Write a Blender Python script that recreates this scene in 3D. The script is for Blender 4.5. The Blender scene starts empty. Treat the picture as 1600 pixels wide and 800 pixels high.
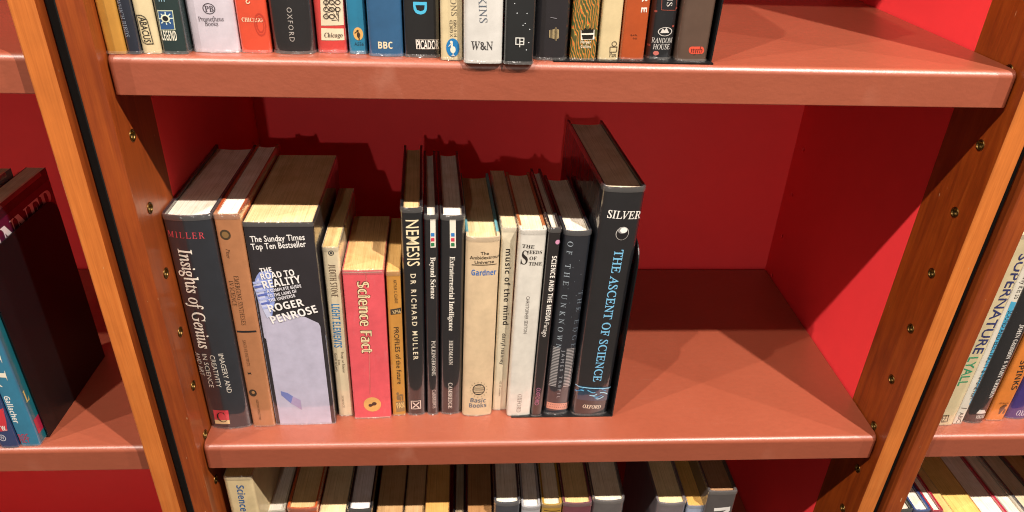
import bpy, bmesh, math, random
from mathutils import Vector, Matrix
random.seed(7)
SC = bpy.context.scene
COL = SC.collection

# ------------------------------------------------------------------ camera
FPX = 1141.2
S = 0.70
PITCH, YAW, ROLL = -0.5290, -0.0711, 0.0376
CAM = Vector((0.2646, -0.5475, 0.5428))
def cam_axes():
    cy, sy = math.cos(YAW), math.sin(YAW)
    c, s = math.cos(PITCH), math.sin(PITCH)
    M = Matrix(((cy, -sy, 0), (sy, cy, 0), (0, 0, 1))) @ Matrix(((1, 0, 0), (0, c, -s), (0, s, c)))
    r, f, u = M.col[0].copy(), M.col[1].copy(), M.col[2].copy()
    c, s = math.cos(ROLL), math.sin(ROLL)
    return c*r + s*u, -s*r + c*u, f
RIGHT, UP, FWD = cam_axes()
cd = bpy.data.cameras.new('camera'); co = bpy.data.objects.new('camera', cd); COL.objects.link(co)
cd.sensor_width = 36; cd.lens = FPX/1600*36; cd.clip_start = 0.01; cd.clip_end = 100
mw = Matrix.Identity(4)
for i, v in enumerate((RIGHT, UP, -FWD)):
    for j in range(3): mw[j][i] = v[j]
mw.translation = CAM
co.matrix_world = mw
SC.camera = co

# ------------------------------------------------------------------ world, lamps, exposure
W = bpy.data.worlds.new('World'); SC.world = W; W.use_nodes = True
bg = W.node_tree.nodes['Background']; bg.inputs[0].default_value = (1.0, 0.76, 0.56, 1); bg.inputs[1].default_value = 0.115
def lamp(name, loc, target, power, col=(1, 0.90, 0.80), radius=0.02, angle=70, blend=0.6):
    l = bpy.data.lights.new(name, 'SPOT'); o = bpy.data.objects.new(name, l); COL.objects.link(o)
    l.energy = power; l.color = col; l.shadow_soft_size = radius; l.spot_size = math.radians(angle); l.spot_blend = blend
    o.location = loc
    o.rotation_euler = (Vector(target)-Vector(loc)).to_track_quat('-Z', 'Y').to_euler()
    return o
lamp('track_lamp', (1.32, -1.08, 2.40), (0.40, 0.1, 0.15), 455)
lamp('track_lamp', (-0.62, -1.08, 2.40), (0.30, 0.1, 0.15), 195)
lamp('track_lamp', (2.49, -1.08, 2.40), (0.70, 0.1, 0.15), 165)
lamp('track_lamp', (-1.88, -1.08, 2.40), (0.10, 0.1, 0.15), 235)
lamp('far_lamp', (-0.15, -4.00, 1.52), (0.30, 0.3, 0.15), 80, radius=0.03, angle=50)
VS = SC.view_settings
VS.view_transform = 'Standard'; VS.look = 'None'; VS.exposure = 0; VS.gamma = 1
SC.render.engine = 'CYCLES'
CY = SC.cycles
CY.use_denoising = True; CY.denoising_prefilter = 'ACCURATE'; CY.use_adaptive_sampling = False; CY.filter_width = 1.1
CY.max_bounces = 10; CY.diffuse_bounces = 6; CY.glossy_bounces = 5; CY.transparent_max_bounces = 16; CY.transmission_bounces = 6
CY.caustics_reflective = True; CY.caustics_refractive = False; CY.blur_glossy = 0.3
CY.sample_clamp_indirect = 3.0

# ------------------------------------------------------------------ dimensions
H = 0.3906          # shelf pitch
T = 0.0298          # shelf thickness
BAY = 0.70
PW = 0.019          # post width
GAP = 0.0131
D = 0.3444          # back panel
YF, YB = -0.0108, 0.0622
BASE = 0.90          # the cases go on down to the floor
ZLOW = -0.362       # bottom shelf top face

# ------------------------------------------------------------------ projection helper (photo pixels -> points)
def pray(px):
    return (FWD*FPX + RIGHT*(px[0]-800) - UP*(px[1]-400)).normalized()
def on_y(px, y):
    d = pray(px); return CAM + d*((y-CAM.y)/d.y)
def on_x(px, x):
    d = pray(px); return CAM + d*((x-CAM.x)/d.x)

# ------------------------------------------------------------------ colours and materials
def lin(v): return v/12.92 if v <= 0.04045 else ((v+0.055)/1.055)**2.4
def hx(s):
    if not isinstance(s, str): return tuple(s)
    s = s.lstrip('#'); return tuple(lin(int(s[i:i+2], 16)/255) for i in (0, 2, 4))
MATS = {}
def newmat(key):
    m = bpy.data.materials.new(key); m.use_nodes = True
    nt = m.node_tree; b = nt.nodes['Principled BSDF']
    return m, nt, b
def node(nt, t, **kw):
    n = nt.nodes.new(t)
    for k, v in kw.items(): setattr(n, k, v)
    return n
def ramp(nt, stops):
    n = nt.nodes.new('ShaderNodeValToRGB'); e = n.color_ramp.elements
    while len(e) < len(stops): e.new(0.5)
    for i, (p, c) in enumerate(stops):
        e[i].position = p; e[i].color = tuple(c[:3])+(1,) if len(c) >= 3 else (c[0],)*3+(1,)
    return n
def mixc(nt, fac, a, b, mode='MIX'):
    n = nt.nodes.new('ShaderNodeMix'); n.data_type = 'RGBA'; n.blend_type = mode
    def put(s, v):
        if hasattr(v, 'is_output'): nt.links.new(v, s)
        elif isinstance(v, (int, float)): s.default_value = v
        else: s.default_value = tuple(v[:3])+(1,)
    put(n.inputs[0], fac); put(n.inputs[6], a); put(n.inputs[7], b)
    return n.outputs[2]
def objco(nt, scale=(1, 1, 1), gen='Object'):
    tc = node(nt, 'ShaderNodeTexCoord'); mp = node(nt, 'ShaderNodeMapping'); mp.inputs['Scale'].default_value = scale
    nt.links.new(tc.outputs[gen], mp.inputs[0]); return mp.outputs[0]
def noise(nt, co_, scale, detail=4, rough=0.55, dist=0.0):
    n = node(nt, 'ShaderNodeTexNoise'); n.inputs['Scale'].default_value = scale; n.inputs['Detail'].default_value = detail
    n.inputs['Roughness'].default_value = rough; n.inputs['Distortion'].default_value = dist
    nt.links.new(co_, n.inputs['Vector']); return n.outputs['Fac']
def bump(nt, h, strength, dist, to, prev=None):
    b = node(nt, 'ShaderNodeBump'); b.inputs['Strength'].default_value = strength; b.inputs['Distance'].default_value = dist
    nt.links.new(h, b.inputs['Height'])
    if prev is not None: nt.links.new(prev, b.inputs['Normal'])
    for t in to: nt.links.new(b.outputs[0], t)
    return b.outputs[0]

def cover(colour, kind='gloss', wear=0.0):
    """book cover stock under a clear sleeve ('gloss'), bare paper ('paper') or cloth."""
    c = hx(colour); key = ('cover', tuple(round(v, 4) for v in c), kind, wear)
    if key in MATS: return MATS[key]
    m, nt, b = newmat('cover_stock')
    v = objco(nt, (1, 1, 1))
    n1 = noise(nt, v, 60, 5, 0.6)
    r1 = ramp(nt, [(0.3, (0.86,)*3), (0.7, (1.06,)*3)]); nt.links.new(n1, r1.inputs[0])
    colr = mixc(nt, 1.0, c, r1.outputs[0], 'MULTIPLY')
    if wear > 0:
        v2 = objco(nt, (1, 1, 0.25))
        n2 = noise(nt, v2, 130, 6, 0.7)
        r2 = ramp(nt, [(0.56, (0, 0, 0)), (0.72, (wear,)*3)]); nt.links.new(n2, r2.inputs[0])
        light = tuple(min(0.85, x*0.5+0.32) for x in c) if sum(c) < 1.2 else tuple(x*0.6 for x in c)
        colr = mixc(nt, r2.outputs[0], colr, light)
    nt.links.new(colr, b.inputs['Base Color'])
    vb = objco(nt, (1, 1, 0.22))
    nb = noise(nt, vb, 55, 3, 0.5)
    if kind == 'gloss':
        b.inputs['Roughness'].default_value = 0.42
        b.inputs['Coat Weight'].default_value = 1.0; b.inputs['Coat Roughness'].default_value = 0.045; b.inputs['Coat IOR'].default_value = 2.0
        bump(nt, nb, 0.16, 0.004, [b.inputs['Coat Normal']])
    else:
        b.inputs['Roughness'].default_value = 0.62 if kind == 'paper' else 0.8
        b.inputs['Coat Weight'].default_value = 0.35; b.inputs['Coat Roughness'].default_value = 0.25
        nf = noise(nt, v, 900 if kind == 'paper' else 2200, 2, 0.5)
        bump(nt, nf, 0.15, 0.0006, [b.inputs['Normal']])
    MATS[key] = m; return m

def pagemat(colour):
    c = hx(colour); key = ('page', tuple(round(v, 4) for v in c))
    if key in MATS: return MATS[key]
    m, nt, b = newmat('page_edges')
    n1 = noise(nt, objco(nt, (1, 0.012, 0.012)), 1150, 4, 0.8)
    r1 = ramp(nt, [(0.30, (0.62, 0.57, 0.50)), (0.48, (0.93, 0.91, 0.88)), (0.70, (1.08,)*3)]); nt.links.new(n1, r1.inputs[0])
    n2 = noise(nt, objco(nt, (1, 1, 1)), 45, 4, 0.6)
    r2 = ramp(nt, [(0.35, (0.86, 0.82, 0.74)), (0.65, (1, 1, 1))]); nt.links.new(n2, r2.inputs[0])
    colr = mixc(nt, 1.0, mixc(nt, 1.0, c, r1.outputs[0], 'MULTIPLY'), r2.outputs[0], 'MULTIPLY')
    nt.links.new(colr, b.inputs['Base Color']); b.inputs['Roughness'].default_value = 0.85
    b.inputs['Specular IOR Level'].default_value = 0.2
    bump(nt, n1, 0.35, 0.0006, [b.inputs['Normal']])
    MATS[key] = m; return m

def plain(key, colour, rough=0.5, metal=0.0, coat=0.0, bumpscale=None, bs=0.1, var=0.10):
    if key in MATS: return MATS[key]
    m, nt, b = newmat(key)
    c = hx(colour); v = objco(nt)
    n1 = noise(nt, v, 35, 4, 0.6); r1 = ramp(nt, [(0.3, (1-var,)*3), (0.7, (1+var*0.7,)*3)]); nt.links.new(n1, r1.inputs[0])
    nt.links.new(mixc(nt, 1.0, c, r1.outputs[0], 'MULTIPLY'), b.inputs['Base Color'])
    b.inputs['Roughness'].default_value = rough; b.inputs['Metallic'].default_value = metal; b.inputs['Coat Weight'].default_value = coat
    if bumpscale: bump(nt, noise(nt, v, bumpscale, 3, 0.5), bs, 0.001, [b.inputs['Normal']])
    MATS[key] = m; return m

def wood(key, dark, mid, light, seed):
    m, nt, b = newmat(key)
    tc = node(nt, 'ShaderNodeTexCoord'); mp = node(nt, 'ShaderNodeMapping')
    mp.inputs['Location'].default_value = (seed*1.7, seed*0.9, seed*2.3); mp.inputs['Scale'].default_value = (1, 1, 0.075)
    nt.links.new(tc.outputs['Object'], mp.inputs[0])
    n1 = noise(nt, mp.outputs[0], 95, 5, 0.62, 1.1)
    r1 = ramp(nt, [(0.28, hx(dark)), (0.5, hx(mid)), (0.74, hx(light))]); nt.links.new(n1, r1.inputs[0])
    mp2 = node(nt, 'ShaderNodeMapping'); mp2.inputs['Scale'].default_value = (1, 1, 0.02); nt.links.new(tc.outputs['Object'], mp2.inputs[0])
    n2 = noise(nt, mp2.outputs[0], 900, 3, 0.7); r2 = ramp(nt, [(0.35, (0.89, 0.87, 0.85)), (0.6, (1.03,)*3)]); nt.links.new(n2, r2.inputs[0])
    c1 = mixc(nt, 1.0, r1.outputs[0], r2.outputs[0], 'MULTIPLY')
    # knots
    mp3 = node(nt, 'ShaderNodeMapping'); mp3.inputs['Location'].default_value = (seed*0.31, seed*0.17, seed*0.23)
    mp3.inputs['Scale'].default_value = (1.0, 1.0, 0.6); nt.links.new(tc.outputs['Object'], mp3.inputs[0])
    vo = node(nt, 'ShaderNodeTexVoronoi'); vo.inputs['Scale'].default_value = 15; nt.links.new(mp3.outputs[0], vo.inputs['Vector'])
    r3 = ramp(nt, [(0.05, (0.35, 0.22, 0.18)), (0.10, (0.78, 0.72, 0.68)), (0.24, (1, 1, 1))]); nt.links.new(vo.outputs['Distance'], r3.inputs[0])
    c2 = mixc(nt, 1.0, c1, r3.outputs[0], 'MULTIPLY')
    mp4 = node(nt, 'ShaderNodeMapping'); mp4.inputs['Scale'].default_value = (1, 1, 0.35); nt.links.new(tc.outputs['Object'], mp4.inputs[0])
    n4 = noise(nt, mp4.outputs[0], 210+seed*7, 2, 0.5); r4 = ramp(nt, [(0.755, (0, 0, 0)), (0.775, (0.7,)*3)]); nt.links.new(n4, r4.inputs[0])
    c2 = mixc(nt, r4.outputs[0], c2, hx('#c9a27c'))
    n6 = noise(nt, tc.outputs['Object'], 18, 4, 0.6); r6 = ramp(nt, [(0.3, (0.86,)*3), (0.7, (1.08,)*3)]); nt.links.new(n6, r6.inputs[0])
    c2 = mixc(nt, 1.0, c2, r6.outputs[0], 'MULTIPLY')
    nt.links.new(c2, b.inputs['Base Color'])
    b.inputs['Roughness'].default_value = 0.42; b.inputs['Coat Weight'].default_value = 0.5; b.inputs['Coat Roughness'].default_value = 0.28
    bump(nt, n2, 0.06, 0.0006, [b.inputs['Normal']])
    return m
WOOD_FRONT = wood('honey_lipping', '#b5642a', '#c06c2e', '#ca7838', 1.0)
WOOD_SIDE = wood('cherry_veneer', '#6e2a06', '#86380a', '#9a4812', 2.0)
WOOD_B = wood('red_cherry_lipping', '#763010', '#883c14', '#984818', 4.0)
WOOD_BS = wood('red_cherry_veneer', '#76320e', '#8c4014', '#9e4c1a', 6.0)

def shelfmat():
    m, nt, b = newmat('salmon_linoleum')
    v = objco(nt)
    n1 = noise(nt, v, 14, 5, 0.6); r1 = ramp(nt, [(0.3, hx('#8d462f')), (0.7, hx('#924a33'))]); nt.links.new(n1, r1.inputs[0])
    n2 = noise(nt, objco(nt, (0.5, 1, 1)), 260, 4, 0.6); r2 = ramp(nt, [(0.3, (0.955,)*3), (0.65, (1.03,)*3)]); nt.links.new(n2, r2.inputs[0])
    n3 = noise(nt, v, 150, 2, 0.5); r3 = ramp(nt, [(0.77, (0, 0, 0)), (0.80, (0.4,)*3)]); nt.links.new(n3, r3.inputs[0])
    c = mixc(nt, 1.0, r1.outputs[0], r2.outputs[0], 'MULTIPLY')
    c = mixc(nt, r3.outputs[0], c, hx('#b87560'))
    n7 = noise(nt, objco(nt, (3, 60, 1)), 9, 3, 0.6, 0.4); r7 = ramp(nt, [(0.62, (0, 0, 0)), (0.74, (0.16,)*3)]); nt.links.new(n7, r7.inputs[0])
    n8 = noise(nt, v, 7, 3, 0.6); r8 = ramp(nt, [(0.45, (0, 0, 0)), (0.62, (1, 1, 1))]); nt.links.new(n8, r8.inputs[0])
    c = mixc(nt, mixc(nt, 1.0, r7.outputs[0], r8.outputs[0], 'MULTIPLY'), c, hx('#c08a76'))
    nt.links.new(c, b.inputs['Base Color']); b.inputs['Roughness'].default_value = 0.42; b.inputs['Specular IOR Level'].default_value = 0.6
    b.inputs['Coat Weight'].default_value = 1.0; b.inputs['Coat Roughness'].default_value = 0.42; b.inputs['Coat IOR'].default_value = 1.5
    n4 = noise(nt, v, 420, 3, 0.6)
    p = bump(nt, n4, 0.10, 0.0012, [])
    n5 = noise(nt, objco(nt, (0.5, 1, 1)), 120, 2, 0.5)
    bump(nt, n5, 0.10, 0.002, [b.inputs['Normal'], b.inputs['Coat Normal']], p)
    return m
SHELF = shelfmat()
RED = plain('red_paint', (0.95, 0.047, 0.054), 0.5, bumpscale=900, bs=0.05, var=0.02)
BLACK_METAL = plain('black_metal', '#0d0d0f', 0.42)
FELT = plain('black_strip', '#1d2324', 0.8)
BRASS = plain('brass', '#6e5630', 0.38, metal=1.0)
BOREM = plain('dark_bore', '#17100c', 0.7)

def filmmat():
    m, nt, b = newmat('clear_film')
    nt.nodes.remove(b); out = [n for n in nt.nodes if n.type == 'OUTPUT_MATERIAL'][0]
    tr = node(nt, 'ShaderNodeBsdfTransparent'); tr.inputs[0].default_value = (0.99, 0.99, 0.99, 1)
    gl = node(nt, 'ShaderNodeBsdfGlossy'); gl.inputs['Roughness'].default_value = 0.16; gl.inputs[0].default_value = (1, 1, 1, 1)
    df = node(nt, 'ShaderNodeBsdfDiffuse'); df.inputs[0].default_value = (0.8, 0.78, 0.76, 1)
    lw = node(nt, 'ShaderNodeLayerWeight'); lw.inputs[0].default_value = 0.35
    r = ramp(nt, [(0.0, (0.07,)*3), (1.0, (0.60,)*3)]); nt.links.new(lw.outputs['Facing'], r.inputs[0])
    m1 = node(nt, 'ShaderNodeMixShader'); m1.inputs[0].default_value = 0.05
    nt.links.new(tr.outputs[0], m1.inputs[1]); nt.links.new(df.outputs[0], m1.inputs[2])
    m2 = node(nt, 'ShaderNodeMixShader'); nt.links.new(r.outputs[0], m2.inputs[0])
    nt.links.new(m1.outputs[0], m2.inputs[1]); nt.links.new(gl.outputs[0], m2.inputs[2])
    nt.links.new(m2.outputs[0], out.inputs[0])
    nz = noise(nt, objco(nt), 240, 2, 0.5); bump(nt, nz, 0.5, 0.002, [gl.inputs['Normal']])
    return m
FILM = filmmat()

# ------------------------------------------------------------------ mesh helpers
def link(name, bm, mat, parent=None, smooth=None, label=None):
    me = bpy.data.meshes.new(name); bm.to_mesh(me); bm.free()
    me.materials.append(mat)
    o = bpy.data.objects.new(name, me); COL.objects.link(o)
    if parent is not None: o.parent = parent
    if smooth is not None:
        me.shade_smooth()
        me.set_sharp_from_angle(angle=math.radians(smooth))
    if label: o['label'] = label
    return o
def thing(name, label, cat, loc=(0, 0, 0), rot=(0, 0, 0), group=None):
    o = bpy.data.objects.new(name, None); COL.objects.link(o)
    o.empty_display_size = 0.02; o.location = loc; o.rotation_euler = rot
    o['label'] = label; o['category'] = cat
    if group: o['group'] = group
    return o
def box(bm, x0, x1, y0, y1, z0, z1):
    vs = [bm.verts.new((x, y, z)) for z in (z0, z1) for y in (y0, y1) for x in (x0, x1)]
    for f in ((0, 2, 3, 1), (4, 5, 7, 6), (0, 1, 5, 4), (2, 6, 7, 3), (1, 3, 7, 5), (0, 4, 6, 2)):
        bm.faces.new([vs[i] for i in f])
    return vs
def bevel(bm, test, off, seg):
    es = [e for e in bm.edges if test(e)]
    bmesh.ops.bevel(bm, geom=es, offset=off, segments=seg, affect='EDGES', profile=0.5)

# ------------------------------------------------------------------ bookcases
P0, PITCHH, YH, YH2 = -0.0604, 0.0640, 0.0142, 0.319
def cut(bm_solid, holes, r, depth, side):
    """bore pin holes into the inner face (x = 0 plane, solid on -side) and return the bored bmesh."""
    me = bpy.data.meshes.new('solid'); bm_solid.to_mesh(me); bm_solid.free()
    a = bpy.data.objects.new('solid', me); COL.objects.link(a)
    bc = bmesh.new()
    for (y, z) in holes:
        g = bmesh.ops.create_cone(bc, cap_ends=True, segments=20, radius1=r, radius2=r, depth=depth*2)
        bmesh.ops.transform(bc, matrix=Matrix.Translation((0, y, z)) @ Matrix.Rotation(math.pi/2, 4, 'Y'), verts=g['verts'])
    mc = bpy.data.meshes.new('cutter'); bc.to_mesh(mc); bc.free()
    c = bpy.data.objects.new('cutter', mc); COL.objects.link(c)
    md = a.modifiers.new('b', 'BOOLEAN'); md.object = c; md.operation = 'DIFFERENCE'; md.solver = 'EXACT'
    dg = bpy.context.evaluated_depsgraph_get()
    out = bmesh.new(); out.from_mesh(bpy.data.meshes.new_from_object(a.evaluated_get(dg)))
    for o, m in ((a, me), (c, mc)):
        bpy.data.objects.remove(o); bpy.data.meshes.remove(m)
    return out
def lathe_x(bm, prof, seg, side):
    """prof: (r, x) list, revolved about the x axis."""
    rings = []
    for (r, x) in prof:
        rings.append([bm.verts.new((x*side, r*math.cos(2*math.pi*i/seg), r*math.sin(2*math.pi*i/seg))) for i in range(seg)])
    for a, b in zip(rings, rings[1:]):
        for i in range(seg):
            bm.faces.new((a[i], a[(i+1) % seg], b[(i+1) % seg], b[i]))
    bm.faces.new(rings[-1])
    bmesh.ops.recalc_face_normals(bm, faces=bm.faces)
def socket_mesh():
    bm = bmesh.new()
    lathe_x(bm, [(0.0051, 0.0), (0.0050, 0.0005), (0.0044, 0.0007), (0.0038, 0.0005), (0.0035, -0.0005), (0.0034, -0.0040), (0.0026, -0.0044), (0.0024, -0.0090)], 24, 1)
    me = bpy.data.meshes.new('pin_socket'); bm.to_mesh(me); bm.free(); me.materials.append(BRASS); me.shade_smooth(); return me
SOCKET = socket_mesh()
KS = range(-4, 13)
def make_post(root, x, side, mats):
    """side = +1: the inner face looks to +x."""
    bm = bmesh.new()
    box(bm, min(0, -side*PW), max(0, -side*PW), YF, YB, -BASE, 1.15)
    bevel(bm, lambda e: all(abs(v.co.y-YF) < 1e-6 for v in e.verts) and abs(e.verts[0].co.x-e.verts[1].co.x) < 1e-6, 0.0024, 3)
    bm = cut(bm, [(YH, P0+k*PITCHH) for k in KS], 0.0040, 0.011, side)
    o = link('post', bm, mats[0], root, 30); o.location = (x, 0, 0)
    o.data.materials.append(mats[1]); weight(o)
    for p in o.data.polygons:
        if p.normal.y > -0.3: p.material_index = 1
    for k in KS:
        s = bpy.data.objects.new('pin_socket', SOCKET); COL.objects.link(s); s.parent = o
        s.location = (0.00005*side, YH, P0+k*PITCHH)
        if side < 0: s.rotation_euler = (0, 0, math.pi)
    return o
def make_side(root, x, side):
    bm = bmesh.new()
    box(bm, min(0, -side*PW), max(0, -side*PW), YB+0.0004, D, -BASE, 1.15)
    bm = cut(bm, [(YH2, P0+k*PITCHH) for k in KS], 0.0030, 0.010, side)
    o = link('side_panel', bm, RED, root, 30); o.location = (x-side*0.0003, 0, 0)
    return o
def weight(o):
    md = o.modifiers.new('weighted', 'WEIGHTED_NORMAL'); md.keep_sharp = True; md.weight = 100
def shelf_mesh():
    # rounded front edge run along x, the two front corners rounded in plan
    ra, rb, rp, q = 0.0056, 0.0010, 0.0032, math.pi/2
    prof = [(D-0.004, 0.0)]+[(ra-ra*math.sin(q*k/7), -ra+ra*math.cos(q*k/7)) for k in range(8)]
    prof += [(rb-rb*math.cos(q*k/2), -T+rb-rb*math.sin(q*k/2)) for k in range(3)]+[(D-0.004, -T)]
    a, e = 0.0012, BAY-0.0012
    st = [(a+rp-rp*math.cos(q*k/4), rp-rp*math.sin(q*k/4)) for k in range(5)]
    st += [(e-(x-a), o) for x, o in st[::-1]]
    bm = bmesh.new()
    rows = [[bm.verts.new((x, y+o if y < 0.05 else y, z)) for y, z in prof] for x, o in st]
    for r0, r1 in zip(rows, rows[1:]):
        for k in range(len(prof)-1): bm.faces.new((r0[k], r1[k], r1[k+1], r0[k+1]))
        bm.faces.new((r0[-1], r1[-1], r1[0], r0[0]))
    bm.faces.new(rows[0]); bm.faces.new(rows[-1][::-1])
    bmesh.ops.recalc_face_normals(bm, faces=bm.faces[:])
    me = bpy.data.meshes.new('shelf'); bm.to_mesh(me); bm.free(); me.materials.append(SHELF)
    me.shade_smooth(); me.set_sharp_from_angle(angle=math.radians(40)); return me
SHELF_ME = shelf_mesh()
def bookcase(x0, label, wl, wr, fillers, zlow=ZLOW):
    r = thing('bookcase', label, 'bookcase', (x0, 0, -BASE), group='cherry wood bookcases standing side by side')
    hold = bpy.data.objects.new('tmp', None)
    for (x, side, m) in ((0, 1, wl), (BAY, -1, wr)):
        make_post(r, x, side, m).location.z = BASE
        make_side(r, x, side).location.z = BASE
    bm = bmesh.new(); box(bm, -PW, BAY+PW, D+0.0004, D+0.008, 0, BASE+1.15); link('back_panel', bm, RED, r)
    for z in (zlow, 0, H, 2*H):
        o = bpy.data.objects.new('shelf', SHELF_ME); COL.objects.link(o); o.parent = r; weight(o); o.location = (0, 0, z+BASE)
    for f in fillers:
        bm = bmesh.new(); box(bm, f+0.0002, f+GAP-0.0002, 0.0022, 0.06, 0, BASE+1.15); link('filler_strip', bm, FELT, r)
    bpy.data.objects.remove(hold)
    return r
bookcase(0.0, 'middle cherry wood bookcase with red inside, seen whole between two others', (WOOD_B, WOOD_BS), (WOOD_FRONT, WOOD_SIDE), [-PW-GAP, BAY+PW])
bookcase(-(BAY+2*PW+GAP), 'bookcase cut by the left photo edge, a dark bookend on its shelf', (WOOD_B, WOOD_BS), (WOOD_FRONT, WOOD_BS), [], -0.56)
bookcase(BAY+2*PW+GAP, 'bookcase cut by the right photo edge, full rows of books in it', (WOOD_B, WOOD_BS), (WOOD_FRONT, WOOD_SIDE), [])
XL = -(2*PW+GAP)            # inner face of the left neighbour
XR = BAY+2*PW+GAP           # inner face of the right neighbour

# ------------------------------------------------------------------ lettering
def uni(s, style):
    base = {'bserif': 0x1D400, 'serif': 0x1D434, 'italic': 0x1D434, 'bitalic': 0x1D468, 'bsans': 0x1D5D4, 'outline': 0x1D538, 'mono': 0x1D670}.get(style)
    if base is None: return s
    holes = {'outline': {'C': 'ℂ', 'H': 'ℍ', 'N': 'ℕ', 'P': 'ℙ', 'Q': 'ℚ', 'R': 'ℝ', 'Z': 'ℤ'}}.get(style, {})
    if base == 0x1D434: holes = {'h': 'ℎ'}
    o = ''
    for c in s:
        if c in holes: o += holes[c]
        elif 'A' <= c <= 'Z': o += chr(base+ord(c)-65)
        elif 'a' <= c <= 'z': o += chr(base+26+ord(c)-97)
        else: o += c
    return o
TXT = {}
QUEUE = []          # lettering is set in one go at the end: one text block per style, split back into its lines
TMP = bpy.data.scenes.new('scratch')
def text_bm(s, style, spacing=1.0, offset=0.0):
    bm = bmesh.new(); bm.from_mesh(TXT[(s, style, spacing, offset)])
    return bm
def set_type(keys):
    groups = {}
    for k in keys: groups.setdefault(k[1:], [])
    for k in keys:
        if k[0] not in groups[k[1:]]: groups[k[1:]].append(k[0])
    for (style, spacing, offset), strs in groups.items():
        c = bpy.data.curves.new('txt', 'FONT'); c.body = uni('\n'.join(strs), style); c.resolution_u = 2
        c.space_character = spacing; c.offset = offset; c.space_line = 3.0
        o = bpy.data.objects.new('txt', c); TMP.collection.objects.link(o)
        with bpy.context.temp_override(scene=TMP, view_layer=TMP.view_layers[0]):
            dg = bpy.context.evaluated_depsgraph_get()
            me = bpy.data.meshes.new_from_object(o.evaluated_get(dg))
        bpy.data.objects.remove(o)
        row = [int(round(-(v.co.y-0.3)/3.0)) for v in me.vertices]
        for i, st in enumerate(strs):
            ids = [k for k, r in enumerate(row) if r == i]; mp = {k: n for n, k in enumerate(ids)}
            sh = -0.22 if style == 'serif' else 0.0
            vs = []
            for k in ids:
                x, y = me.vertices[k].co.x, me.vertices[k].co.y+3.0*i
                vs.append((x+sh*y, y, 0))
            fs = [[mp[k] for k in p.vertices] for p in me.polygons if p.vertices[0] in mp]
            m = bpy.data.meshes.new('txt'); m.from_pydata(vs, [], fs); TXT[(st, style, spacing, offset)] = m
def flush():
    set_type([q[0] for q in QUEUE])
    for k, fn in QUEUE: fn(text_bm(*k))

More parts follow.
